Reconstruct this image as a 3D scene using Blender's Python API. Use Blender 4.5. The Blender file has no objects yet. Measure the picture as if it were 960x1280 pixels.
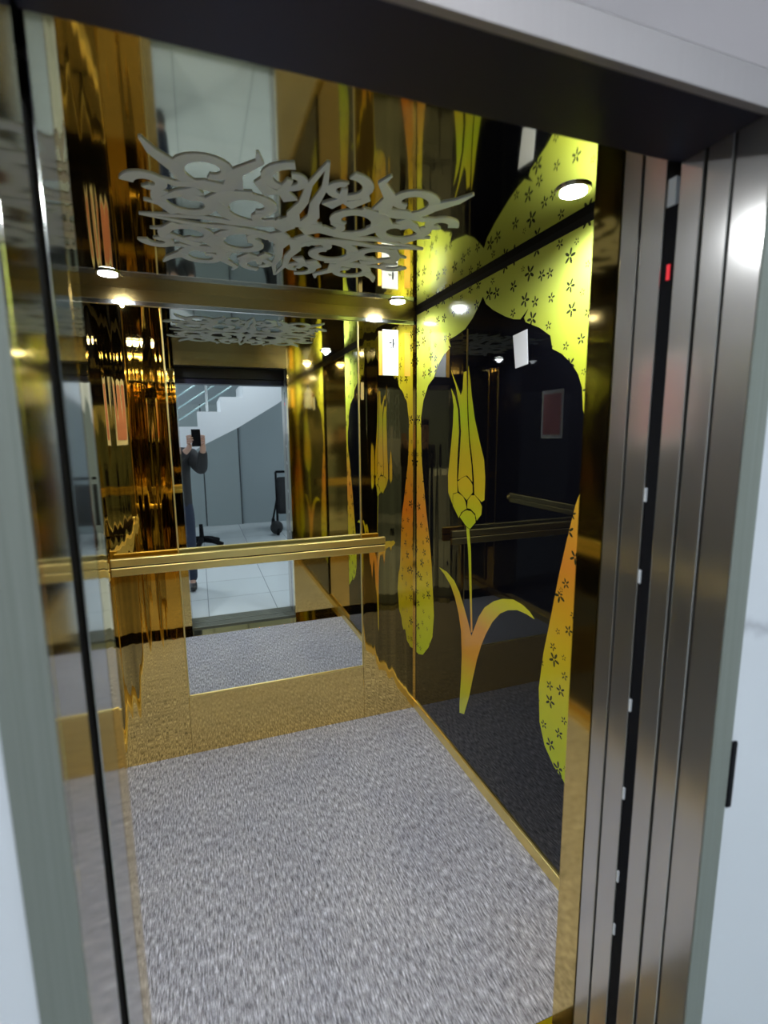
import bpy, bmesh, math, random
from mathutils import Vector, Matrix
random.seed(7)
C = bpy.context.scene.collection
SC = bpy.context.scene
PI = math.pi

# ------------------------------------------------------------------ camera
cam = bpy.data.cameras.new('camera')
cam.sensor_fit = 'HORIZONTAL'; cam.sensor_width = 36.0
cam.lens = 36.0*628.19/960.0
cam.clip_start = 0.01; cam.clip_end = 60
cam.dof.use_dof = True; cam.dof.focus_distance = 2.8; cam.dof.aperture_fstop = 4.0
co = bpy.data.objects.new('camera', cam); C.objects.link(co)
fw = Vector((0.33936, 0.92754, -0.15651)); rt = Vector((0.93859, -0.34493, -0.00906)); up = Vector((0.06239, 0.14382, 0.98763))
m = Matrix((rt, up, -fw)).transposed().to_4x4(); m.translation = Vector((0, 0, 1.6))
co.matrix_world = m
SC.camera = co

# ------------------------------------------------------------------ world, light, exposure
w = bpy.data.worlds.new('world'); SC.world = w; w.use_nodes = True
w.node_tree.nodes['Background'].inputs[0].default_value = (0.55, 0.6, 0.65, 1)
w.node_tree.nodes['Background'].inputs[1].default_value = 0.05
SC.view_settings.view_transform = 'Standard'
SC.view_settings.look = 'None'
SC.view_settings.gamma = 1.0
SC.view_settings.use_curve_mapping = False
SC.view_settings.exposure = 0.0

def area(name, loc, sx, sy, power, col, rot=(0, 0, 0)):
    l = bpy.data.lights.new(name, 'AREA'); l.shape = 'RECTANGLE'; l.size = sx; l.size_y = sy
    l.energy = power; l.color = col
    o = bpy.data.objects.new(name, l); o.location = loc; o.rotation_euler = rot; C.objects.link(o)
    return o
LOBBY_POWER = 38
area('lobby_lamp', (1.9, -1.9, 2.93), 1.2, 0.3, LOBBY_POWER, (0.86, 0.95, 1.0))
area('lobby_lamp', (-1.4, -1.9, 2.93), 1.2, 0.3, LOBBY_POWER, (0.88, 0.95, 1.0))
area('lobby_lamp', (0.3, -0.85, 2.93), 1.2, 0.3, LOBBY_POWER*0.33, (0.88, 0.95, 1.0))  # unseen lamp, added to brighten the front of the stairs
SPOT_POWER = 43

# ------------------------------------------------------------------ materials
def mat(name, base, metallic=0.0, rough=0.5, **kw):
    ma = bpy.data.materials.new(name); ma.use_nodes = True
    b = ma.node_tree.nodes['Principled BSDF']
    b.inputs['Base Color'].default_value = (*base, 1)
    b.inputs['Metallic'].default_value = metallic
    b.inputs['Roughness'].default_value = rough
    for k, v in kw.items():
        b.inputs[k.replace('_', ' ')].default_value = v
    return ma
def N(ma, t, **kw):
    n = ma.node_tree.nodes.new(t)
    for k, v in kw.items(): setattr(n, k, v)
    return n
def L(ma, a, b): ma.node_tree.links.new(a, b)
def bsdf(ma): return ma.node_tree.nodes['Principled BSDF']
def coords(ma, scale):
    tc = N(ma, 'ShaderNodeTexCoord'); mp = N(ma, 'ShaderNodeMapping')
    mp.inputs['Scale'].default_value = scale
    L(ma, tc.outputs['Object'], mp.inputs['Vector']); return mp.outputs['Vector']
def noise(ma, vec, scale=1.0, detail=2.0, rough=0.5):
    n = N(ma, 'ShaderNodeTexNoise'); n.inputs['Scale'].default_value = scale
    n.inputs['Detail'].default_value = detail; n.inputs['Roughness'].default_value = rough
    L(ma, vec, n.inputs['Vector']); return n
def ramp(ma, fac, stops):
    r = N(ma, 'ShaderNodeValToRGB'); e = r.color_ramp.elements
    while len(e) < len(stops): e.new(0.5)
    for i, (p, c) in enumerate(stops): e[i].position = p; e[i].color = (*c, 1)
    L(ma, fac, r.inputs['Fac']); return r.outputs['Color']
def bump(ma, h, strength, dist):
    b = N(ma, 'ShaderNodeBump'); b.inputs['Strength'].default_value = strength; b.inputs['Distance'].default_value = dist
    L(ma, h, b.inputs['Height']); L(ma, b.outputs['Normal'], bsdf(ma).inputs['Normal'])

def wavy_gold(name, wave, rough=0.03, base=(0.87, 0.64, 0.23)):
    ma = mat(name, base, 1.0, rough)
    v = coords(ma, (16, 16, 0.55)); n = noise(ma, v, 1.0, 1.5, 0.45)
    bump(ma, n.outputs['Fac'], 1.0, wave); return ma
GOLD = wavy_gold('gold_mirror_steel', 0.0022)
GOLDL = wavy_gold('gold_mirror_steel_rippled', 0.0042)
GOLD_PLAIN = mat('gold_steel_plain', (0.87, 0.64, 0.23), 1.0, 0.07)
GOLD_RAIL = mat('gold_rail', (0.98, 0.78, 0.30), 1.0, 0.34)
GOLD_BRUSH = mat('gold_brushed', (0.55, 0.42, 0.18), 1.0, 0.25)
SILVER = mat('silver_mirror', (0.84, 0.88, 0.88), 1.0, 0.012)
CHROME = mat('chrome_trim', (0.75, 0.76, 0.74), 1.0, 0.15)
CEIL = mat('ceiling_mirror', (0.58, 0.56, 0.44), 1.0, 0.05)
FROST = mat('frosted_ornament', (0.58, 0.68, 0.82), 0.0, 0.6)

def steel(name, rough, base=(0.56, 0.54, 0.50), aniso=0.0):
    ma = mat(name, base, 1.0, rough)
    if aniso:
        b = bsdf(ma); b.inputs['Anisotropic'].default_value = aniso; b.inputs['Anisotropic Rotation'].default_value = 0.25
        tg = N(ma, 'ShaderNodeTangent', direction_type='RADIAL', axis='Z'); L(ma, tg.outputs[0], b.inputs['Tangent'])
    v = coords(ma, (300, 300, 3)); n = noise(ma, v, 1.0, 2.0)
    mr = N(ma, 'ShaderNodeMapRange'); mr.inputs['To Min'].default_value = rough*0.85; mr.inputs['To Max'].default_value = rough*1.15
    L(ma, n.outputs['Fac'], mr.inputs['Value']); L(ma, mr.outputs['Result'], bsdf(ma).inputs['Roughness']); return ma
STEEL = steel('brushed_steel', 0.15, (0.76, 0.73, 0.69))
def haze(ma, rough, fac):
    """brushed metal: a sharp lobe with a wide hazy one"""
    b = bsdf(ma); out = ma.node_tree.nodes['Material Output']
    b2 = N(ma, 'ShaderNodeBsdfPrincipled'); b2.inputs['Metallic'].default_value = 1.0; b2.inputs['Roughness'].default_value = rough
    b2.inputs['Base Color'].default_value = b.inputs['Base Color'].default_value[:]
    ms = N(ma, 'ShaderNodeMixShader'); ms.inputs[0].default_value = fac
    L(ma, b.outputs[0], ms.inputs[1]); L(ma, b2.outputs[0], ms.inputs[2]); L(ma, ms.outputs[0], out.inputs['Surface'])
haze(STEEL, 0.42, 0.38)
STEEL_FRAME = steel('brushed_steel_frame', 0.8, (0.36, 0.38, 0.34))
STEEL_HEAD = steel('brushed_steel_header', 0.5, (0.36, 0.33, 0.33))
MAUVE = mat('dim_mauve_plaster', (0.40, 0.36, 0.37), 0, 0.7)  # mauve-grey plaster, darkened in its colour for the dim wall above the door
STEEL_POL = steel('polished_steel', 0.08, (0.6, 0.58, 0.54))
STEEL_SHADE = steel('shaded_steel', 0.4, (0.05, 0.05, 0.08))  # steel of the unlit header undersides, shade put into the colour
BLACK = mat('black_rubber', (0.006, 0.006, 0.008), 0, 0.7, Specular_IOR_Level=0.15)
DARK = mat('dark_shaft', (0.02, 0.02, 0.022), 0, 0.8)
GLASS_BLACK = mat('black_back_painted_glass', (0.004, 0.004, 0.006), 0, 0.02, IOR=1.55)
WHITE_PLASTIC = mat('white_plastic', (0.75, 0.77, 0.8), 0, 0.35)
RED_LED = mat('red_led', (0.5, 0.02, 0.02), 0, 0.4, Emission_Color=(1, 0.03, 0.05, 1), Emission_Strength=0.6)
LAMP = mat('lamp_face', (1, 1, 1), 0, 0.5, Emission_Color=(0.93, 0.96, 1, 1), Emission_Strength=30)
PANEL_LAMP = mat('ceiling_panel_face', (1, 1, 1), 0, 0.5, Emission_Color=(0.92, 0.97, 1, 1), Emission_Strength=4)

# art print: yellow-green film with orange narrowings and small dark flowers
def art(name, flowers):
    ma = mat(name, (0.6, 0.6, 0.05), 0, 0.12, IOR=1.5)
    tc = N(ma, 'ShaderNodeTexCoord'); sp = N(ma, 'ShaderNodeSeparateXYZ'); L(ma, tc.outputs['Object'], sp.inputs[0])
    mr = N(ma, 'ShaderNodeMapRange'); mr.inputs['From Max'].default_value = 2.2; L(ma, sp.outputs['Z'], mr.inputs['Value'])
    if flowers:
        st = [(0.15, (0.50, 0.66, 0.02)), (0.30, (0.62, 0.62, 0.02)), (0.45, (0.72, 0.40, 0.02)), (0.53, (0.74, 0.27, 0.03)),
              (0.62, (0.66, 0.36, 0.03)), (0.70, (0.60, 0.50, 0.02)), (0.82, (0.50, 0.55, 0.045)), (0.97, (0.48, 0.55, 0.10))]
    else:
        st = [(0.12, (0.55, 0.60, 0.05)), (0.19, (0.60, 0.55, 0.03)), (0.27, (0.72, 0.33, 0.04)), (0.34, (0.74, 0.34, 0.06)),
              (0.41, (0.62, 0.56, 0.03)), (0.54, (0.50, 0.58, 0.02)), (0.62, (0.64, 0.46, 0.02)), (0.68, (0.58, 0.44, 0.02)), (0.76, (0.44, 0.54, 0.02)), (0.85, (0.58, 0.45, 0.02))]
    col = ramp(ma, mr.outputs['Result'], st)
    if flowers:
        cx = N(ma, 'ShaderNodeCombineXYZ'); L(ma, sp.outputs['Y'], cx.inputs[0]); L(ma, sp.outputs['Z'], cx.inputs[1])
        sc = N(ma, 'ShaderNodeVectorMath', operation='MULTIPLY'); sc.inputs[1].default_value = (13.0, 13.0, 13.0); L(ma, cx.outputs[0], sc.inputs[0])
        vo = N(ma, 'ShaderNodeTexVoronoi', voronoi_dimensions='2D'); vo.inputs['Scale'].default_value = 1.0; vo.inputs['Randomness'].default_value = 0.75
        L(ma, sc.outputs[0], vo.inputs['Vector'])
        df = N(ma, 'ShaderNodeVectorMath', operation='SUBTRACT'); L(ma, sc.outputs[0], df.inputs[0]); L(ma, vo.outputs['Position'], df.inputs[1])
        s2 = N(ma, 'ShaderNodeSeparateXYZ'); L(ma, df.outputs[0], s2.inputs[0])
        at = N(ma, 'ShaderNodeMath', operation='ARCTAN2'); L(ma, s2.outputs['Y'], at.inputs[0]); L(ma, s2.outputs['X'], at.inputs[1])
        sc2 = N(ma, 'ShaderNodeSeparateXYZ'); L(ma, vo.outputs['Color'], sc2.inputs[0])
        m5 = N(ma, 'ShaderNodeMath', operation='MULTIPLY_ADD'); m5.inputs[1].default_value = 5.0; L(ma, at.outputs[0], m5.inputs[0])
        ph = N(ma, 'ShaderNodeMath', operation='MULTIPLY'); ph.inputs[1].default_value = 6.28; L(ma, sc2.outputs['X'], ph.inputs[0]); L(ma, ph.outputs[0], m5.inputs[2])
        cs = N(ma, 'ShaderNodeMath', operation='COSINE'); L(ma, m5.outputs[0], cs.inputs[0])
        # petal radius varies from cell to cell
        rr = N(ma, 'ShaderNodeMapRange'); rr.inputs['To Min'].default_value = 0.12; rr.inputs['To Max'].default_value = 0.36; L(ma, sc2.outputs['Y'], rr.inputs['Value'])
        mm = N(ma, 'ShaderNodeMath', operation='MULTIPLY_ADD'); mm.inputs[1].default_value = 0.42; mm.inputs[2].default_value = 0.58; L(ma, cs.outputs[0], mm.inputs[0])
        R = N(ma, 'ShaderNodeMath', operation='MULTIPLY'); L(ma, mm.outputs[0], R.inputs[0]); L(ma, rr.outputs['Result'], R.inputs[1])
        lt = N(ma, 'ShaderNodeMath', operation='LESS_THAN'); L(ma, vo.outputs['Distance'], lt.inputs[0]); L(ma, R.outputs[0], lt.inputs[1])
        gt = N(ma, 'ShaderNodeMath', operation='GREATER_THAN'); gt.inputs[1].default_value = 0.055; L(ma, vo.outputs['Distance'], gt.inputs[0])
        mk = N(ma, 'ShaderNodeMath', operation='MULTIPLY'); L(ma, lt.outputs[0], mk.inputs[0]); L(ma, gt.outputs[0], mk.inputs[1])
        mx = N(ma, 'ShaderNodeMix', data_type='RGBA'); L(ma, mk.outputs[0], mx.inputs['Factor']); L(ma, col, mx.inputs['A'])
        mx.inputs['B'].default_value = (0.03, 0.035, 0.015, 1); col = mx.outputs['Result']
    L(ma, col, bsdf(ma).inputs['Base Color']); return ma
ART = art('yellow_print_with_flowers', True)
TULIP = art('tulip_print', False)
PRINT_LINE = mat('print_outline', (0.02, 0.02, 0.01), 0, 0.12)

# speckled grey carpet, pile combed front to back
CARPET = mat('speckled_grey_carpet', (0.4, 0.4, 0.4), 0, 0.85)
v = coords(CARPET, (185, 30, 1)); n1 = noise(CARPET, v, 1.0, 4.0, 0.65)
v2 = coords(CARPET, (3.2, 2.2, 1)); n2 = noise(CARPET, v2, 1.0, 3.0, 0.6)
ca = ramp(CARPET, n1.outputs['Fac'], [(0.30, (0.07, 0.072, 0.085)), (0.44, (0.25, 0.25, 0.285)), (0.57, (0.45, 0.455, 0.52)), (0.70, (0.78, 0.80, 0.90))])
cb = ramp(CARPET, n2.outputs['Fac'], [(0.3, (0.82, 0.82, 0.84)), (0.7, (1.0, 0.99, 0.97))])
mx = N(CARPET, 'ShaderNodeMix', data_type='RGBA', blend_type='MULTIPLY'); mx.inputs['Factor'].default_value = 1.0
L(CARPET, ca, mx.inputs['A']); L(CARPET, cb, mx.inputs['B']); L(CARPET, mx.outputs['Result'], bsdf(CARPET).inputs['Base Color'])
bump(CARPET, n1.outputs['Fac'], 0.25, 0.003)

def marble(name, base, vein, rough):
    ma = mat(name, base, 0, rough)
    v = coords(ma, (0.9, 0.9, 0.9)); n = noise(ma, v, 1.0, 6.0, 0.55)
    wv = N(ma, 'ShaderNodeTexNoise'); wv.inputs['Scale'].default_value = 1.0; wv.inputs['Detail'].default_value = 3
    ad = N(ma, 'ShaderNodeVectorMath', operation='MULTIPLY_ADD'); ad.inputs[1].default_value = (0.5, 0.5, 0.5)
    L(ma, n.outputs['Color'], ad.inputs[0]); L(ma, v, ad.inputs[2]); L(ma, ad.outputs[0], wv.inputs['Vector'])
    s = N(ma, 'ShaderNodeMath', operation='SUBTRACT'); s.inputs[1].default_value = 0.5; L(ma, wv.outputs['Fac'], s.inputs[0])
    a = N(ma, 'ShaderNodeMath', operation='ABSOLUTE'); L(ma, s.outputs[0], a.inputs[0])
    L(ma, ramp(ma, a.outputs[0], [(0.0, vein), (0.009, base)]), bsdf(ma).inputs['Base Color']); return ma
MARBLE = marble('white_marble', (0.74, 0.76, 0.80), (0.52, 0.53, 0.57), 0.25)
TILE = mat('glossy_floor_tile', (0.66, 0.70, 0.72), 0, 0.06)
br = N(TILE, 'ShaderNodeTexBrick'); br.offset = 0.0
br.inputs['Color1'].default_value = (0.66, 0.71, 0.73, 1); br.inputs['Color2'].default_value = (0.70, 0.74, 0.76, 1); br.inputs['Mortar'].default_value = (0.3, 0.33, 0.35, 1)
br.inputs['Scale'].default_value = 1.0; br.inputs['Brick Width'].default_value = 0.6; br.inputs['Row Height'].default_value = 0.6; br.inputs['Mortar Size'].default_value = 0.004
L(TILE, coords(TILE, (1, 1, 1)), br.inputs['Vector']); L(TILE, br.outputs['Color'], bsdf(TILE).inputs['Base Color'])
PLASTER = mat('white_plaster', (0.72, 0.75, 0.78), 0, 0.7)
WALLP = mat('grey_wall', (0.27, 0.32, 0.335), 0, 0.5)
PANELG = mat('grey_green_panel', (0.29, 0.34, 0.345), 0, 0.3)
SEAM = mat('dark_seam', (0.05, 0.06, 0.07), 0, 0.6)
SKIN = mat('skin', (0.62, 0.38, 0.29), 0, 0.5)
JACKET = mat('dark_jacket_cloth', (0.035, 0.036, 0.038), 0, 0.85)
JEANS = mat('blue_jeans_cloth', (0.03, 0.042, 0.075), 0, 0.9)
HAIR = mat('dark_hair', (0.02, 0.014, 0.01), 0, 0.6)
SHOE = mat('black_shoe', (0.015, 0.015, 0.015), 0, 0.4)
EYE = mat('eye', (0.02, 0.02, 0.02), 0, 0.2)
LIP = mat('lips', (0.45, 0.2, 0.17), 0, 0.5)
PINK = mat('pink_paper', (0.62, 0.22, 0.22), 0, 0.7)
PAPER = mat('white_paper', (0.82, 0.83, 0.86), 0, 0.6)
INK = mat('black_ink', (0.02, 0.02, 0.025), 0, 0.6)
GREEN_GLASS = mat('stair_glass_rod', (0.55, 0.75, 0.75), 0.6, 0.15)
RED_CORD = mat('red_edge', (0.6, 0.05, 0.04), 0, 0.5)
FABRIC_BLACK = mat('black_fabric', (0.015, 0.016, 0.018), 0, 0.8)

# ------------------------------------------------------------------ mesh helpers
class MB:
    def __init__(s): s.bm = bmesh.new()
    def box(s, x0, x1, y0, y1, z0, z1):
        r = bmesh.ops.create_cube(s.bm, size=1.0)
        for q in r['verts']:
            q.co = Vector(((x0+x1)/2+q.co.x*(x1-x0), (y0+y1)/2+q.co.y*(y1-y0), (z0+z1)/2+q.co.z*(z1-z0)))
        return s
    def prism(s, pts, axis, a, b):
        """pts in the two other axes (x,y,z order), extruded along axis from a to b"""
        def mk(p, t):
            if axis == 'X': return Vector((t, p[0], p[1]))
            if axis == 'Y': return Vector((p[0], t, p[1]))
            return Vector((p[0], p[1], t))
        va = [s.bm.verts.new(mk(p, a)) for p in pts]; vb = [s.bm.verts.new(mk(p, b)) for p in pts]
        n = len(pts)
        s.bm.faces.new(va); s.bm.faces.new(vb[::-1])
        for i in range(n): s.bm.faces.new((va[i], vb[i], vb[(i+1) % n], va[(i+1) % n]))
        return s
    def tube(s, pts, r, seg=12, cap=True):
        P = [Vector(p) for p in pts]; rings = []
        rs = r if isinstance(r, (list, tuple)) else [r]*len(P)
        nrm = None
        for i, p in enumerate(P):
            t = (P[min(i+1, len(P)-1)]-P[max(i-1, 0)]).normalized()
            if nrm is None:
                nrm = t.orthogonal().normalized()
            nrm = (nrm-t*nrm.dot(t)).normalized(); bn = t.cross(nrm)
            rings.append([s.bm.verts.new(p+(nrm*math.cos(2*PI*k/seg)+bn*math.sin(2*PI*k/seg))*rs[i]) for k in range(seg)])
        for a, b in zip(rings, rings[1:]):
            for k in range(seg): s.bm.faces.new((a[k], a[(k+1) % seg], b[(k+1) % seg], b[k]))
        if cap: s.bm.faces.new(rings[0][::-1]); s.bm.faces.new(rings[-1])
        return s
    def disc(s, c, r, h, seg=32):
        """vertical-axis cylinder from z=c[2] to c[2]+h"""
        return s.prism([(c[0]+r*math.cos(2*PI*k/seg), c[1]+r*math.sin(2*PI*k/seg)) for k in range(seg)], 'Z', c[2], c[2]+h)
    def ball(s, c, rx, ry, rz, seg=16):
        r = bmesh.ops.create_uvsphere(s.bm, u_segments=seg, v_segments=seg//2+2, radius=1.0)
        for q in r['verts']: q.co = Vector((c[0]+q.co.x*rx, c[1]+q.co.y*ry, c[2]+q.co.z*rz))
        return s
    def build(s, name, material, parent=None, bevel=0.0, smooth=False):
        bmesh.ops.recalc_face_normals(s.bm, faces=s.bm.faces)
        me = bpy.data.meshes.new(name); s.bm.to_mesh(me); s.bm.free()
        o = bpy.data.objects.new(name, me); C.objects.link(o); me.materials.append(material)
        if smooth:
            for f in me.polygons: f.use_smooth = True
        if bevel:
            b = o.modifiers.new('bevel', 'BEVEL'); b.width = bevel; b.segments = 2; b.limit_method = 'ANGLE'
        if parent is not None:
            o.parent = parent; o.matrix_parent_inverse = Matrix.Translation(-parent.location)
        return o
def tag(o, label, cat, group=None):
    o['label'] = label; o['category'] = cat
    if group: o['group'] = group
    return o
def struct(o): o['kind'] = 'structure'; return o
def thing(name, loc, label, cat, group=None):
    o = bpy.data.objects.new(name, None); o.location = loc; o.empty_display_size = 0.1; C.objects.link(o)
    return tag(o, label, cat, group)

# ------------------------------------------------------------------ traced artwork of the side panel, in metres on its own plane (y, z)
ARCH_LEFT=[(2.461,0.356),(2.407,0.375),(2.335,0.447),(2.286,0.526),(2.270,0.648),(2.281,0.753),(2.302,0.920),(2.323,1.022),(2.364,1.164),(2.394,1.288),(2.425,1.433),(2.436,1.550),(2.438,1.671),(2.409,1.759),(2.353,1.830),(2.289,1.860),(2.238,1.917),(2.188,1.951),(2.114,1.978),(2.134,2.014),(2.070,2.019),(1.985,2.033),(1.922,2.065),(1.879,2.099),(1.844,2.131),(1.820,2.098),(1.766,2.063),(1.683,2.022),(1.628,2.001),(1.587,1.992),(1.539,2.020),(1.564,1.992),(1.554,1.976),(1.476,1.943),(1.417,1.907),(1.404,1.863),(1.356,1.841),(1.310,1.805),(1.278,1.770),(1.258,1.728),(1.249,1.661)]
ARCH_LEG=[(1.259,1.374),(1.288,1.267),(1.322,1.126),(1.351,0.979),(1.384,0.822),(1.401,0.682),(1.389,0.557),(1.355,0.483),(1.302,0.437),(1.254,0.419)]
PETAL_LEFT=[(2.105,1.795),(2.094,1.770),(2.078,1.714),(2.083,1.630),(2.103,1.515),(2.126,1.396),(2.121,1.315),(2.072,1.258),(2.033,1.318),(2.040,1.396),(2.035,1.503),(2.026,1.601),(2.038,1.697),(2.065,1.754)]
PETAL_CENTRE=[(2.112,1.879),(2.067,1.826),(2.014,1.758),(1.997,1.783),(1.990,1.855),(1.965,1.856),(1.959,1.753),(1.952,1.661),(1.934,1.547),(1.910,1.453),(1.900,1.386),(1.946,1.410),(2.028,1.383),(2.017,1.475),(2.006,1.601),(2.020,1.697),(2.058,1.795)]
PETAL_RIGHT=[(1.950,1.877),(1.932,1.813),(1.919,1.751),(1.890,1.652),(1.842,1.548),(1.809,1.485),(1.798,1.415),(1.799,1.318),(1.820,1.308),(1.880,1.334),(1.886,1.401),(1.902,1.481),(1.928,1.574),(1.940,1.661),(1.950,1.753)]
SCALES=[[(2.031,1.375),(1.988,1.396),(1.954,1.406),(1.919,1.391),(1.897,1.373),(1.894,1.340),(1.943,1.300),(2.020,1.333)],[(2.071,1.313),(2.027,1.324),(1.978,1.313),(1.954,1.291),(1.944,1.262),(1.991,1.240),(2.014,1.210),(2.072,1.258)],[(1.938,1.265),(1.935,1.300),(1.906,1.326),(1.875,1.330),(1.838,1.312),(1.815,1.289),(1.818,1.255),(1.854,1.223),(1.868,1.251),(1.908,1.266)],[(2.003,1.216),(1.976,1.242),(1.942,1.256),(1.903,1.257),(1.871,1.244),(1.863,1.214),(1.909,1.177),(1.942,1.183)]]
STEM=[(1.949,1.192),(1.923,1.196),(1.902,1.074),(1.875,0.711),(1.888,0.706),(1.924,1.068)]
LEAF=[(2.211,0.926),(2.129,0.924),(2.055,0.902),(2.002,0.862),(1.954,0.801),(1.912,0.740),(1.884,0.689),(1.855,0.743),(1.824,0.802),(1.778,0.860),(1.709,0.910),(1.644,0.941),(1.575,0.960),(1.515,0.958),(1.471,0.947),(1.441,0.928),(1.490,0.931),(1.547,0.927),(1.607,0.906),(1.660,0.874),(1.715,0.818),(1.762,0.748),(1.798,0.681),(1.832,0.598),(1.868,0.481),(1.894,0.390),(1.937,0.280),(1.980,0.264),(1.981,0.311),(1.970,0.451),(1.967,0.565),(1.977,0.678),(2.003,0.753),(2.039,0.819),(2.087,0.870),(2.156,0.907)]
STICKER=[(1.628,1.943),(1.543,1.951),(1.532,1.832),(1.607,1.825)]

# ================================================================== dimensions
XL, XR = -0.47, 1.115          # car side walls
YF, YB = 0.744, 2.531          # car front return / back wall
ZC = 2.22                      # car ceiling
OL, OR = -0.135, 0.716         # door opening
MXL, MXR = -0.115, 0.787       # back mirror
MZ0, MZ1 = 0.315, 2.150
PL0, PL1 = 1.17, 2.50          # black glass panel along the right wall

# ================================================================== STRUCTURE: elevator car
struct(MB().box(XL, XR, 0.93, YB, -0.05, 0.0).build('floor', CARPET))
struct(MB().box(XL-0.04, XL, YF, YB+0.04, 0, ZC).build('wall_left', GOLD_PLAIN))
struct(MB().box(XR, XR+0.04, YF, YB+0.04, 0, ZC).build('wall_right', GOLD_PLAIN))
struct(MB().box(XL, XR, YB, YB+0.04, 0, ZC).build('wall_back', DARK))
struct(MB().box(XL, XR, YF, YB, ZC, ZC+0.05).build('ceiling', CEIL))
# front returns either side of the door and the fascia over it
struct(MB().box(XL, OL, YF, 0.809, 0, ZC).build('wall_front_left', GOLD))
struct(MB().box(OR, XR, YF, 0.809, 0, ZC).build('wall_front_right', GOLD_PLAIN))
struct(MB().box(OL, OR, YF+0.001, 0.808, 2.122, ZC).build('wall_front_top', GOLD_BRUSH))
# skirting
struct(MB().box(XR-0.022, XR, 0.809, YB-0.012, 0, 0.05).build('baseboard_right', GOLD_RAIL, bevel=0.003))
struct(MB().box(XL, XL+0.022, 0.809, YB-0.012, 0, 0.05).build('baseboard_left', GOLD_RAIL, bevel=0.003))
# cornice on the back wall
struct(MB().box(XL, XR, YB-0.014, YB, 2.172, ZC).build('trim_1', GOLD_BRUSH))
struct(MB().box(XL, XR, YB-0.018, YB, MZ1, 2.172).build('trim_2', CHROME, bevel=0.003))
struct(MB().box(XR-0.01, XR, 0.809, YB-0.02, 2.195, ZC).build('trim_3', BLACK))
struct(MB().box(XL, XL+0.01, 0.809, YB-0.02, 2.195, ZC).build('trim_4', BLACK))

# back wall cladding: things that unscrew one by one
def sheet(x0, x1, z0, z1, ma, label):
    t = MB().box(x0, x1, YB-0.012, YB, z0, z1).build('wall_panel', ma, bevel=0.0015)
    return tag(t, label, 'panel')
sheet(XL, MXL-0.006, 0, MZ1, GOLDL, 'tall gold mirrored steel panel left of the back mirror')
sheet(MXR+0.006, XR, 0, MZ1, GOLD, 'tall gold mirrored steel panel between back mirror and black glass, behind the white label')
sheet(MXL-0.0055, MXR+0.0055, 0, MZ0-0.006, GOLD_PLAIN, 'low gold steel kick panel right under the back mirror, reflecting the carpet')
mir = thing('wall_mirror', (0.336, YB, MZ0), 'large silver wall mirror on the back wall showing the lobby stairs', 'mirror')
MB().box(MXL, MXR, YB-0.010, YB, MZ0, MZ1).build('mirror_glass', SILVER, mir)
fr = MB(); fr.box(MXL-0.006, MXL, YB-0.016, YB, MZ0-0.006, MZ1); fr.box(MXR, MXR+0.006, YB-0.016, YB, MZ0-0.006, MZ1)
fr.box(MXL, MXR, YB-0.016, YB, MZ0-0.006, MZ0)
fr.build('edge_trim', GOLD_RAIL, mir)
tag(MB().box(XR-0.016, XR, PL1+0.002, YB-0.014, 0.05, MZ1).build('corner_strip', GOLD_PLAIN), 'narrow gold corner strip between gold panel and black glass', 'trim strip')

# ================================================================== black glass panel with the printed arch and tulip
pan = thing('decorative_panel', (XR, 1.84, 0.05), 'black glass side panel printed with a yellow flowered arch and a tulip', 'panel')
PX = XR-0.012
MB().box(PX, XR-0.0005, PL0, PL1, 0.05, 2.195).build('glass', GLASS_BLACK, pan)
def plate(pts, name, ma, parent, x, th=0.0008):
    return MB().prism(pts, 'X', x-th, x).build(name, ma, parent)
AX = PX
cy = 1.84
left_edge, right_edge = PL1-0.008, PL0+0.008
outline = [(left_edge, 2.195), (left_edge, ARCH_LEFT[0][1])]+ARCH_LEFT
# the part of the right side hidden by the door return follows the left side mirrored
outline += [(1.222, 1.60), (1.215, 1.52), (1.225, 1.45)]+ARCH_LEG+[(1.21, 0.385), (right_edge, 0.36), (right_edge, 2.195)]
plate(outline, 'arch_print', ART, pan, AX)
tl = plate(PETAL_CENTRE, 'tulip_print', TULIP, pan, AX)
plate(PETAL_LEFT, 'petal', TULIP, tl, AX-0.0002); plate(PETAL_RIGHT, 'petal', TULIP, tl, AX-0.0003)
def grow(pts, k):
    cx = sum(p[0] for p in pts)/len(pts); cz = sum(p[1] for p in pts)/len(pts)
    return [(cx+(p[0]-cx)*k, cz+(p[1]-cz)*k) for p in pts]
for i, s in enumerate(SCALES):
    o = plate(grow(s, 1.06), 'scale_outline', PRINT_LINE, tl, AX-0.0009-0.0004*i, 0.0003)
    plate(s, 'scale', TULIP, tl, AX-0.0011-0.0004*i, 0.0003)
plate(STEM, 'stem_print', TULIP, pan, AX)
plate(LEAF, 'leaf_print', TULIP, pan, AX-0.0002)
t = MB().prism(STICKER, 'X', PX-0.0012, PX-0.0002).build('sticker', PAPER)
tag(t, 'small blank white sticker on the black glass under the arch', 'sticker')

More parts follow.
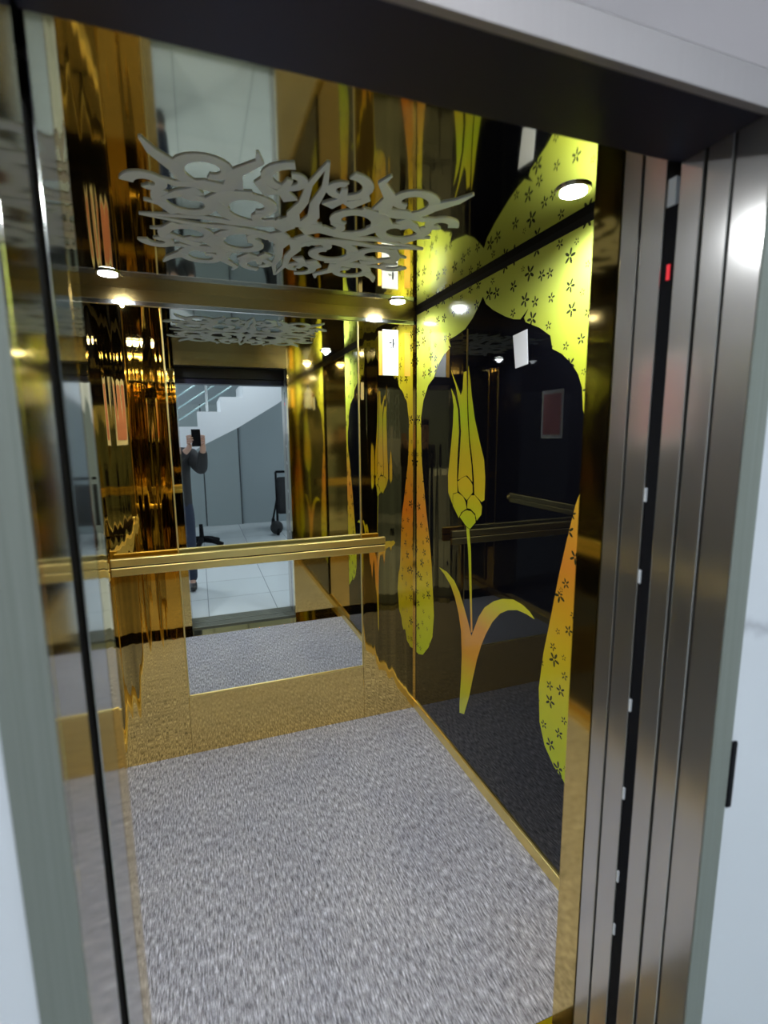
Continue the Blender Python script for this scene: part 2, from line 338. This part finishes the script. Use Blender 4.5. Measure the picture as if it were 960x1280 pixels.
# white label with a black mark on the gold panel
lb = thing('label', (0.964, YB-0.012, 1.89), 'upright white label with a small black mark on the gold panel', 'label')
MB().box(0.921, 1.008, YB-0.0150, YB-0.0122, 1.892, 2.120).build('label_sheet', PAPER, lb, bevel=0.001)
k = MB()
k.prism([(0.975, 2.075), (0.983, 2.078), (0.986, 2.05), (0.980, 2.022), (0.975, 2.045)], 'Y', YB-0.0158, YB-0.0151)
k.prism([(0.952, 2.050), (0.972, 2.052), (0.972, 2.058), (0.960, 2.060)], 'Y', YB-0.0158, YB-0.0151)
k.prism([(0.940, 2.030), (0.976, 2.030), (0.976, 2.034), (0.940, 2.033)], 'Y', YB-0.0158, YB-0.0151)
k.build('printed_mark', INK, lb)
o = MB().box(0.900, 0.9185, YB-0.0150, YB-0.0122, 1.892, 2.110); 
tag(o.build('tape_strip', mat('orange_tape', (0.70, 0.38, 0.05), 0, 0.4)), 'narrow orange strip just left of the white label', 'strip')
o = MB().box(1.045, 1.075, YB-0.0150, YB-0.0122, 1.892, 2.110)
tag(o.build('tape_strip', bpy.data.materials['orange_tape']), 'narrow orange strip between white label and corner', 'strip')

lp = thing('decorative_panel', (XL, 1.84, 0.05), 'plain black glass panel on the left wall behind the pink notice', 'panel')
MB().box(XL+0.0005, XL+0.012, 0.90, PL1, 0.10, 2.195).build('glass', GLASS_BLACK, lp)
MB().box(XL+0.0005, XL+0.014, PL1+0.0002, PL1+0.016, 0.10, 2.195).build('edge_strip', GOLD_RAIL, lp)
MB().box(XL+0.0005, XL+0.014, 0.884, 0.8998, 0.10, 2.195).build('edge_strip', GOLD_RAIL, lp)
# pink notice on the left wall (seen in the reflections)
nt = thing('notice', (XL+0.0125, 1.68, 1.56), 'pink notice sheet with white border on the left wall, seen in reflection', 'notice')
MB().box(XL+0.0125, XL+0.015, 1.55, 1.81, 1.54, 1.92).build('border_sheet', PAPER, nt)
MB().box(XL+0.0151, XL+0.016, 1.575, 1.785, 1.57, 1.89).build('pink_sheet', PINK, nt)

# ================================================================== handrails
def rail_x(x0, x1, y, z):
    t = thing('handrail', ((x0+x1)/2, YB-0.012, z), 'long flat gold handrail running across the back mirror', 'handrail')
    MB().box(x0, x1, y-0.011, y+0.011, z+0.002, z+0.040).build('bar', GOLD_RAIL, t, bevel=0.004)
    MB().box(x0, x1, y-0.011, y+0.011, z-0.040, z-0.002).build('bar', GOLD_RAIL, t, bevel=0.004)
    MB().box(x0, x1, y-0.004, y+0.009, z-0.002, z+0.002).build('spacer', BLACK, t)
    for x in (x0+0.12, (x0+x1)/2+0.03, x1-0.10):
        MB().tube([(x, y+0.008, z), (x, YB-0.011, z)], 0.010).build('bracket', GOLD_PLAIN, t, smooth=True)
    return t
rail_x(-0.40, 0.905, YB-0.066, 1.012)
t = thing('handrail', (XL, 1.70, 1.012), 'gold handrail along the left wall with its end bent back', 'handrail')
x = XL+0.066
MB().box(x-0.011, x+0.011, 1.22, 2.40, 1.014, 1.052).build('bar', GOLD_RAIL, t, bevel=0.004)
MB().box(x-0.011, x+0.011, 1.22, 2.40, 0.972, 1.010).build('bar', GOLD_RAIL, t, bevel=0.004)
MB().box(x-0.009, x+0.004, 1.22, 2.40, 1.010, 1.014).build('spacer', BLACK, t)
for y in (1.3, 1.8, 2.3):
    MB().tube([(x-0.008, y, 1.012), (XL+0.0125, y, 1.012)], 0.010).build('bracket', GOLD_PLAIN, t, smooth=True)
MB().tube([(x, 1.225, 1.012), (x, 1.19, 1.012), (x-0.015, 1.172, 1.012), (x-0.04, 1.168, 1.012), (XL+0.0125, 1.168, 1.012)], 0.020).build('end_return', GOLD_RAIL, t, smooth=True)

# ================================================================== ceiling ornament
def ribbon(mb, pts, w0, w1, z0, z1):
    P = [Vector((p[0], p[1])) for p in pts]; n = len(P); Lp = []; Rp = []
    for i, p in enumerate(P):
        t = (P[min(i+1, n-1)]-P[max(i-1, 0)]).normalized(); q = Vector((-t.y, t.x)); s = i/(n-1)
        wd = w0+(w1-w0)*s
        Lp.append(p+q*wd); Rp.append(p-q*wd)
    mb.prism([tuple(p) for p in Lp+Rp[::-1]], 'Z', z0, z1)
def spiral(cx, cy_, r0, r1, a0, a1, n=22):
    return [(cx+(r0+(r1-r0)*i/n)*math.cos(a0+(a1-a0)*i/n), cy_+(r0+(r1-r0)*i/n)*math.sin(a0+(a1-a0)*i/n)) for i in range(n+1)]
orn = MB(); OX, OY = 0.325, 1.68; cnt = [0]
def both(pts, w0, w1):
    for sx in (1, -1):
        for sy in (1, -1):
            cnt[0] += 1; zz = ZC-0.003-0.00002*cnt[0]
            ribbon(orn, [(OX+sx*px, OY+sy*py) for px, py in pts], w0, w1, zz, ZC-0.0005)
both(spiral(0.14, 0.14, 0.12, 0.03, PI*1.1, PI*3.4), 0.020, 0.016)
both(spiral(0.30, 0.12, 0.09, 0.025, PI*0.2, -PI*1.7), 0.018, 0.014)
both(spiral(0.26, 0.31, 0.09, 0.025, -PI*0.6, PI*1.5), 0.018, 0.013)
both(spiral(0.07, 0.33, 0.07, 0.02, PI*0.5, -PI*1.5), 0.015, 0.012)
both([(0.02, 0.02), (0.08, 0.06), (0.13, 0.03), (0.20, 0.02), (0.27, 0.03), (0.36, 0.015), (0.44, 0.0)], 0.026, 0.004)
both([(0.01, 0.05), (0.03, 0.14), (0.015, 0.22), (0.02, 0.32), (0.0, 0.44)], 0.022, 0.004)
both([(0.20, 0.22), (0.27, 0.24), (0.34, 0.22), (0.41, 0.25)], 0.030, 0.003)
both([(0.20, 0.24), (0.20, 0.32), (0.15, 0.39), (0.16, 0.43)], 0.026, 0.003)
both([(0.10, 0.24), (0.14, 0.29), (0.11, 0.37)], 0.024, 0.003)
both([(0.34, 0.04), (0.38, 0.09), (0.42, 0.10)], 0.020, 0.003)
both([(0.33, 0.30), (0.38, 0.36), (0.40, 0.41)], 0.022, 0.003)
both(spiral(0.40, 0.20, 0.05, 0.015, 0, PI*1.7), 0.016, 0.012)
both(spiral(0.10, 0.09, 0.05, 0.01, PI, PI*2.6), 0.016, 0.012)
both([(0.22, 0.10), (0.25, 0.16), (0.22, 0.21), (0.15, 0.23)], 0.024, 0.008)
both([(0.28, 0.20), (0.33, 0.17), (0.37, 0.13)], 0.022, 0.008)
both([(0.05, 0.22), (0.08, 0.27), (0.07, 0.33)], 0.02, 0.008)
tag(orn.build('ceiling_ornament', FROST), 'frosted white scrollwork ornament in the middle of the mirrored ceiling', 'ornament')

# ================================================================== ceiling spots
def spot(x, y, label):
    t = thing('ceiling_spotlight', (x, y, ZC), label, 'spotlight', 'ceiling spotlights of the car')
    ring = MB(); s = 32
    a = [(x+0.046*math.cos(2*PI*k/s), y+0.046*math.sin(2*PI*k/s)) for k in range(s)]
    ring.disc((x, y, ZC-0.006), 0.046, 0.006); ring.build('ring', CHROME, t, bevel=0.002)
    MB().disc((x, y, ZC-0.010), 0.034, 0.0042).build('lens', LAMP, t)
    l = bpy.data.lights.new('spot_lamp', 'SPOT'); l.energy = SPOT_POWER*(1.4 if y < 1.5 else 0.6); l.spot_size = 3.0; l.spot_blend = 1.0; l.shadow_soft_size = 0.02; l.color = (0.88, 0.94, 1.0)
    o = bpy.data.objects.new('spot_lamp', l); C.objects.link(o); o.parent = t; o.location = (0, 0, -0.012)
    return t
spot(0.960, 1.165, 'bright round ceiling spotlight near the right door jamb')
spot(0.937, 2.345, 'round ceiling spotlight above the white label in the back right corner')
spot(-0.285, 2.300, 'round ceiling spotlight in the back left corner, seen by its reflection')
spot(-0.285, 1.165, 'round ceiling spotlight near the left door jamb, out of direct sight')

# ================================================================== DOORWAY: frames and door leaves seen edge-on
fr = thing('door_frame', ((OL+OR)/2, 0.494, 0), 'brushed steel landing door frame around the opening', 'door frame')
for sx, x0, x1 in ((0, OL-0.042, OL), (1, OR, OR+0.042)):
    MB().box(x0, x1, 0.494, 0.541 if sx else 0.502, 0, 2.042).build('jamb', STEEL if sx else STEEL_POL, fr)
    MB().box(x0, x1, 0.491, 0.4938, 0, 2.042).build('face_plate', STEEL_FRAME, fr, bevel=0.001)
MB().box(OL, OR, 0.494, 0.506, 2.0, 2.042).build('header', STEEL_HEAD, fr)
MB().box(OL+0.0005, OR-0.0005, 0.507, 0.630, 2.0, 2.04).build('soffit', STEEL_SHADE, fr)
def leaf(name, x0, x1, y0, y1, z1, ma, label, grp):
    t = MB().box(x0, x1, y0, y1, 0.012, z1).build(name, ma, bevel=0.0012)
    return tag(t, label, 'door', grp)
for side, xa, xb in (('left', OL-0.21, OL), ('right', OR, OR+0.21)):
    ma = STEEL_POL if side == 'left' else STEEL
    g = 'open landing door leaves'
    if side == 'left':
        leaf('landing_door_leaf', xa, xb, 0.504, 0.606, 1.999, STEEL_POL, 'wide polished steel landing door leaf edge on the left, before the black gap', None)
        leaf('car_door_leaf', xa, xb, 0.6535, 0.7420, 2.14, ma, 'polished steel car door leaf edge on the left, after the black gap', None)
    else:
        leaf('landing_door_leaf', xa, xb, 0.546, 0.5835, 2.03, ma, 'brushed steel landing door leaf edge on the right, next to the frame', g)
        leaf('landing_door_leaf', xa, xb, 0.590, 0.628, 2.03, ma, 'brushed steel landing door leaf edge on the right, next to the black gap', g)
        g = 'open car door leaves'
        leaf('car_door_leaf', xa, xb, 0.6535, 0.697, 2.14, ma, 'brushed steel car door leaf edge on the right, next to the black gap', g)
        leaf('car_door_leaf', xa, xb, 0.703, 0.7405, 2.14, ma, 'brushed steel car door leaf edge on the right, next to the gold car wall', g)
    # dark backing inside the grooves
    x0, x1 = (xa, xb-0.012) if side == 'left' else (xa+0.012, xb)
    if side == 'right':
        b = MB()
        for y0, y1 in ((0.5412, 0.5458), (0.5837, 0.5898), (0.6972, 0.7028), (0.7407, 0.7438)): b.box(x0, x1, y0, y1, 0.0, 2.0)
        struct(b.build('trim_6', DARK))
    lc = thing('light_curtain', (xb if side == 'left' else xa, 0.641, 0), f'black light curtain strip in the {side} door gap'+(' with a red light' if side == 'right' else ''), 'sensor strip', 'light curtain strips in the door gap')
    x0, x1 = (xb-0.05, xb-0.014) if side == 'left' else (xa+0.002, xa+0.02)
    MB().box(x0, x1, 0.6295 if side == 'right' else 0.6075, 0.6520, 0.012, 1.945).build('strip', BLACK, lc)
    if side == 'right':
        MB().box(x0-0.003, x1, 0.634, 0.648, 1.945, 1.985).build('end_cap', WHITE_PLASTIC, lc)
        MB().box(x0-0.002, x0+0.004, 0.636, 0.641, 1.835, 1.858).build('red_light', RED_LED, lc)
        for z in (0.62, 0.74, 0.92, 1.10, 1.345, 1.49):
            MB().box(x0-0.0025, x0+0.003, 0.648, 0.652, z-0.012, z+0.012).build('clip', WHITE_PLASTIC, lc)
# car door header, the shade of its underside put into the colour
struct(MB().box(OL-0.2, OR+0.2, 0.66, YF-0.002, 2.124, 2.26).build('trim_7', STEEL_SHADE))
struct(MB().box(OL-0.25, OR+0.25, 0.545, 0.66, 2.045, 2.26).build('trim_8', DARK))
# sills
s = MB(); s.box(XL+0.0, XR-0.0, 0.811, 0.93, -0.03, 0.002)
tag(s.build('car_sill', GOLD_PLAIN, bevel=0.002), 'gold steel strip at the front edge of the carpet', 'sill')
s = MB(); s.box(OL-0.1, OR+0.1, 0.66, YF-0.001, -0.03, 0.0)
for k in range(3): s.box(OL-0.1, OR+0.1, 0.67+k*0.025, 0.678+k*0.025, 0.0, 0.006)
tag(s.build('door_sill', STEEL_FRAME), 'grooved steel car door sill', 'sill')
s = MB(); s.box(OL-0.1, OR+0.1, 0.50, 0.63, -0.03, 0.0)
for k in range(4): s.box(OL-0.1, OR+0.1, 0.52+k*0.028, 0.529+k*0.028, 0.0, 0.006)
tag(s.build('landing_sill', STEEL_FRAME), 'grooved steel landing door sill', 'sill')
tag(MB().box(OR+0.0425, OR+0.053, 0.4885, 0.4935, 1.0, 1.115).build('wall_plate', BLACK, bevel=0.002), 'small black plate between right steel frame and white marble', 'plate')

# ================================================================== LOBBY (behind the camera, seen in the mirrors)
LY = -4.2
struct(MB().box(-3.0, 3.4, LY-0.1, 0.494, -0.06, 0.0).build('floor_lobby', TILE))
struct(MB().box(-3.0, OL-0.0425, 0.494, 0.503, 0, 3.0).build('wall_landing_left', MARBLE))
struct(MB().box(OR+0.0425, 3.4, 0.494, 0.544, 0, 3.0).build('wall_landing_right', MARBLE))
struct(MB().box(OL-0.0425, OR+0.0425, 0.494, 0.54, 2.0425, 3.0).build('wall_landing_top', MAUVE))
struct(MB().box(-3.0, 3.4, LY-0.1, LY, 0, 3.0).build('wall_lobby_rear', WALLP))
struct(MB().box(-3.1, -3.0, LY-0.1, 0.62, 0, 3.0).build('wall_lobby_left', PLASTER))
struct(MB().box(3.4, 3.5, LY-0.1, 0.62, 0, 3.0).build('wall_lobby_right', PLASTER))
struct(MB().box(-3.0, 3.4, LY-0.1, 0.62, 2.96, 3.05).build('ceiling_lobby', PLASTER))
d = struct(MB().box(0.08, 0.66, LY, LY+0.03, 0, 2.1).build('door_1', PANELG, bevel=0.003))
d = struct(MB().box(-0.52, 0.06, LY, LY+0.03, 0, 2.1).build('door_2', PANELG, bevel=0.003))
struct(MB().box(0.06, 0.08, LY, LY+0.012, 0, 2.1).build('trim_9', SEAM))
struct(MB().box(0.66, 0.68, LY, LY+0.034, 0, 2.12).build('trim_10', SEAM))
for x, y, g in ((1.9, -1.9, 0), (-1.4, -1.9, 1), (0.3, -0.85, 2)):
    t = thing('ceiling_lamp', (x, y, 2.96), 'long white ceiling lamp in the lobby '+(('beyond the top of the stairs', 'beside the foot of the stairs', 'in front of the elevator door, added to light the stairs')[g]), 'lamp')
    MB().box(x-0.62, x+0.62, y-0.17, y+0.17, 2.94, 2.96).build('housing', WHITE_PLASTIC, t)
    MB().box(x-0.60, x+0.60, y-0.15, y+0.15, 2.9365, 2.94).build('diffuser', PANEL_LAMP, t)

# stairs
st = thing('staircase', (0.3, -1.6, 0), 'white staircase with steel and glass railing behind the photographer', 'stairs')
SY0, SY1 = -1.62, -2.75
tread, riser = 0.277, 0.181
prof = []
x, z = 0.015-4*tread, 1.69-4*riser
top = []
for i in range(10):
    top += [(x, z), (x, z+riser)]; x += tread; z += riser
    if z > 2.75: break
end = x
prof = top+[(end, z)]
sof = [(end, z-0.30), (1.0, 1.98), (0.49, 1.675), (0.03, 1.446), (top[0][0], top[0][1]-0.30)]
MB().prism(prof+sof, 'Y', SY1, SY0).build('flight', PLASTER, st)
def topz(xx):
    return 1.69+(xx-0.015)/tread*riser
for xx in (-0.41, 0.135, 0.65, 1.2):
    i = math.floor((xx-0.015)/tread); zb = 1.69+(i+1)*riser
    MB().tube([(xx, SY0-0.05, zb), (xx, SY0-0.05, zb+0.8)], 0.016).build('post', CHROME, st, smooth=True)
for k in range(5):
    o = 0.22+0.14*k
    MB().tube([(-0.5, SY0-0.05, topz(-0.5)+o), (1.3, SY0-0.05, topz(1.3)+o)], 0.009).build('rod', GREEN_GLASS, st, smooth=True)
MB().tube([(-0.5, SY0-0.05, topz(-0.5)+0.92), (1.3, SY0-0.05, topz(1.3)+0.92)], 0.022).build('top_rail', CHROME, st, smooth=True)
# quarter landing block carrying the lower half of the flight
lx = top[0][0]
MB().box(lx-0.9, lx, SY1, SY0, 0.0, top[0][1]).build('landing', PLASTER, st)

# ---------------- office-chair star base lying by the photographer, folded pushchair by the wall
t = thing('star_base', (0.0, -2.3, 0), 'black five-armed castor base standing on the lobby floor beside the photographer', 'stand')
cx_, cy_ = -0.03, -2.3
MB().tube([(cx_, cy_, 0.10), (cx_, cy_, 0.36)], [0.035, 0.025]).build('column', BLACK, t, smooth=True)
for k in range(5):
    a = 0.5+2*PI*k/5; ex, ey = cx_+0.31*math.cos(a), cy_+0.31*math.sin(a)
    MB().tube([(cx_, cy_, 0.15), (cx_+0.16*math.cos(a), cy_+0.16*math.sin(a), 0.13), (ex, ey, 0.085)], [0.045, 0.036, 0.028]).build('arm', BLACK, t, smooth=True)
    MB().tube([(ex-0.02*math.sin(a), ey+0.02*math.cos(a), 0.033), (ex+0.02*math.sin(a), ey-0.02*math.cos(a), 0.033)], 0.033, 16).build('castor', BLACK, t)
t = thing('pushchair', (1.30, -3.15, 0), 'black folded pushchair leaning against the far lobby wall', 'pushchair')
px, py = 1.31, -3.2
for s in (-1, 1):
    MB().tube([(px+0.20*s, py+0.30, 0.09), (px+0.17*s, py+0.1, 0.5), (px+0.15*s, py-0.06, 0.98)], 0.018).build('frame_tube', BLACK, t, smooth=True)
    MB().tube([(px+0.22*s, py-0.2, 0.10), (px+0.17*s, py+0.1, 0.55)], 0.016).build('frame_tube', BLACK, t, smooth=True)
    for yy, r in ((0.30, 0.085), (-0.2, 0.10)):
        MB().tube([(px+0.20*s-0.02, py+yy, r), (px+0.20*s+0.02, py+yy, r)], r, 24).build('wheel', BLACK, t, bevel=0.008)
MB().tube([(px-0.15, py-0.06, 0.98), (px+0.15, py-0.06, 0.98)], 0.02).build('handle', BLACK, t, smooth=True)
sb = MB(); sb.box(px-0.16, px+0.16, py-0.02, py+0.10, 0.30, 0.90)
sb.build('seat_fabric', FABRIC_BLACK, t, bevel=0.04)
MB().ball((px-0.22, py+0.32, 0.13), 0.10, 0.06, 0.11).build('bag', FABRIC_BLACK, t, smooth=True)

# ================================================================== PERSON: the photographer, holding a phone at the camera
def skin_mesh(name, verts, edges, radii, material, parent=None, root=0, sub=2):
    me = bpy.data.meshes.new(name); me.from_pydata([tuple(v) for v in verts], edges, []); me.update()
    o = bpy.data.objects.new(name, me); C.objects.link(o); me.materials.append(material)
    sk = o.modifiers.new('skin', 'SKIN'); sk.use_smooth_shade = True
    lay = me.skin_vertices[0].data if me.skin_vertices else None
    if lay is None:
        bm = bmesh.new(); bm.from_mesh(me); bm.verts.layers.skin.verify(); bm.to_mesh(me); bm.free(); lay = me.skin_vertices[0].data
    for i, r in enumerate(radii):
        lay[i].radius = (r, r) if not isinstance(r, tuple) else r
        lay[i].use_root = (i == root)
    sb_ = o.modifiers.new('sub', 'SUBSURF'); sb_.levels = sub; sb_.render_levels = sub
    dg = bpy.context.evaluated_depsgraph_get(); dg.update()
    ev = bpy.data.meshes.new_from_object(o.evaluated_get(dg)); ev.name = name
    o.modifiers.clear(); o.data = ev
    if not ev.materials: ev.materials.append(material)
    for f in ev.polygons: f.use_smooth = True
    if parent is not None:
        o.parent = parent; o.matrix_parent_inverse = Matrix.Translation(-parent.location)
    return o
BX, BY = -0.25, -0.42
per = thing('person', (BX, BY, 0), 'person in a dark jacket and jeans holding up a phone, seen in the back mirror', 'person')
V = []; R_ = []; E_ = []
def add(p, r, prev=None):
    V.append(Vector(p)); R_.append(r)
    if prev is not None: E_.append((prev, len(V)-1))
    return len(V)-1
# skeleton with the root at the pelvis
pel = add((BX, BY, 0.95), (0.15, 0.11))
wst = add((BX, BY+0.01, 1.08), (0.135, 0.10), pel)
chs = add((BX, BY, 1.28), (0.16, 0.115), wst)
nkb = add((BX, BY, 1.42), (0.085, 0.075), chs)
nk = add((BX, BY+0.01, 1.48), 0.055, nkb)
hd1 = add((BX, BY+0.025, 1.56), (0.068, 0.078), nk)
hd2 = add((BX, BY+0.02, 1.64), (0.078, 0.092), hd1)
hd3 = add((BX, BY+0.015, 1.70), (0.058, 0.07), hd2)
arms = {}
for s, elbow, wrist in ((1, (0.02, -0.29, 1.24), (0.045, -0.08, 1.47)), (-1, (-0.36, -0.20, 1.22), (-0.075, -0.07, 1.47))):
    sh = add((BX+0.175*s, BY, 1.385), 0.068, nkb)
    el = add(elbow, 0.042, sh)
    fo = add(tuple(Vector(elbow).lerp(Vector(wrist), 0.4)), 0.040, el)
    wr = add(wrist, 0.027, fo)
    pm = add(tuple(Vector(wrist)+Vector((-0.006*s, 0.018, 0.05))), (0.034, 0.020), wr)
    arms[s] = (sh, el, fo, wr, pm)
legs = {}
for s in (1, -1):
    hp = add((BX+0.09*s, BY, 0.88), 0.088, pel)
    kn = add((BX+0.105*s, BY+0.02, 0.50), 0.058, hp)
    cf = add((BX+0.107*s, BY-0.005, 0.36), 0.056, kn)
    an = add((BX+0.11*s, BY-0.02, 0.09), 0.038, cf)
    ft = add((BX+0.115*s, BY+0.10, 0.035), 0.032, an)
    legs[s] = (hp, kn, cf, an, ft)
body = skin_mesh('body', V, E_, R_, SKIN, per)
# fingers, thumbs: own chains rooted inside the palm, curled round the phone edge
for s in (1, -1):
    pm = V[arms[s][4]]
    for k in range(4):
        a = pm+Vector((0.012*s, 0.004, -0.012+0.020*k))
        ln = (0.058, 0.07, 0.066, 0.052)[k]
        p1 = a+Vector((0.012*s, 0.022, 0.012)); p2 = p1+Vector((-0.45*ln*s, 0.016, 0.004)); p3 = p2+Vector((-0.40*ln*s, 0.002, 0.003))
        skin_mesh('finger', [a, p1, p2, p3], [(0, 1), (1, 2), (2, 3)], [0.0105, 0.0095, 0.0085, 0.0075], SKIN, per, 0, 2)
    a = pm+Vector((0, -0.005, 0.0)); p1 = a+Vector((-0.004*s, -0.005, 0.035)); p2 = p1+Vector((-0.014*s, 0.012, 0.026)); p3 = p2+Vector((-0.018*s, 0.004, 0.012))
    skin_mesh('thumb', [a, p1, p2, p3], [(0, 1), (1, 2), (2, 3)], [0.013, 0.0115, 0.010, 0.0085], SKIN, per, 0, 2)
# face
fy = BY+0.112
for s in (1, -1):
    MB().ball((BX+0.032*s, BY+0.100, 1.637), 0.013, 0.008, 0.008).build('eye', EYE, per, smooth=True)
    MB().ball((BX+0.080*s, BY+0.015, 1.62), 0.010, 0.02, 0.032).build('ear', SKIN, per, smooth=True)
    MB().tube([(BX+0.014*s, BY+0.098, 1.656), (BX+0.030*s, BY+0.097, 1.662), (BX+0.046*s, BY+0.080, 1.655)], 0.0045, 8).build('eyebrow', HAIR, per, smooth=True)
MB().tube([(BX, BY+0.105, 1.645), (BX, BY+0.118, 1.615), (BX, BY+0.122, 1.597), (BX, BY+0.105, 1.590)], [0.008, 0.012, 0.016, 0.010]).build('nose', SKIN, per, smooth=True)
MB().ball((BX, BY+0.095, 1.56), 0.026, 0.012, 0.008).build('mouth', LIP, per, smooth=True)
hb = MB(); hb.ball((BX, BY-0.015, 1.700), 0.086, 0.100, 0.070, 24)
hb.ball((BX, BY-0.045, 1.62), 0.080, 0.070, 0.085, 20)
hb.build('hair', HAIR, per, smooth=True)
# jacket: torso and sleeves a little fuller than the body
JV = []; JR = []; JE = []
def addj(p, r, prev=None):
    JV.append(Vector(p)); JR.append(r)
    if prev is not None: JE.append((prev, len(JV)-1))
    return len(JV)-1
j0 = addj((BX, BY, 1.05), (0.175, 0.14)); jh = addj((BX, BY, 0.86), (0.185, 0.145), j0)
j1 = addj((BX, BY, 1.28), (0.185, 0.14), j0); j2 = addj((BX, BY, 1.41), (0.105, 0.095), j1); j3 = addj((BX, BY+0.005, 1.475), (0.07, 0.068), j2)
for s in (1, -1):
    sh, el, fo, wr, pm = [V[i] for i in arms[s]]
    a = addj(sh+Vector((0.004*s, 0, 0)), 0.086, j2); b = addj(el, 0.062, a); c = addj(fo, 0.056, b); d_ = addj(fo.lerp(wr, 0.82), 0.043, c)
jk = skin_mesh('jacket', JV, JE, JR, JACKET, per)
JV = []; JR = []; JE = []
p0 = addj((BX, BY, 0.93), (0.15, 0.12)); addj((BX, BY, 1.04), (0.145, 0.115), p0)
for s in (1, -1):
    hp, kn, cf, an, ft = [V[i] for i in legs[s]]
    a = addj(hp+Vector((0, 0, -0.08)), 0.098, p0); b = addj(kn, 0.072, a); c = addj(cf, 0.070, b); d_ = addj(an+Vector((0, 0, -0.025)), 0.056, c)
skin_mesh('jeans', JV, JE, JR, JEANS, per)
for s in (1, -1):
    an, ft = V[legs[s][3]], V[legs[s][4]]
    skin_mesh('shoe', [an+Vector((0, -0.03, -0.035)), an+Vector((0, 0.04, -0.04)), Vector((ft.x, ft.y-0.01, 0.04)), Vector((ft.x, ft.y+0.06, 0.034))],
              [(0, 1), (1, 2), (2, 3)], [(0.046, 0.046), (0.047, 0.047), (0.045, 0.038), (0.038, 0.030)], SHOE, per, 0, 2)
ph = thing('phone', (-0.012, -0.014, 1.49), 'black phone held up by the person in the dark jacket', 'phone')
MB().box(-0.052, 0.028, -0.018, -0.008, 1.485, 1.645).build('phone_body', BLACK, ph, bevel=0.004)
MB().box(-0.049, 0.025, -0.0187, -0.0178, 1.490, 1.640).build('screen', mat('phone_screen', (0.02, 0.02, 0.02), 0, 0.1, Emission_Color=(0.5, 0.5, 0.4, 1), Emission_Strength=0.3), ph)
MB().box(-0.020, 0.018, -0.0085, -0.006, 1.575, 1.635).build('camera_bump', BLACK, ph, bevel=0.002)
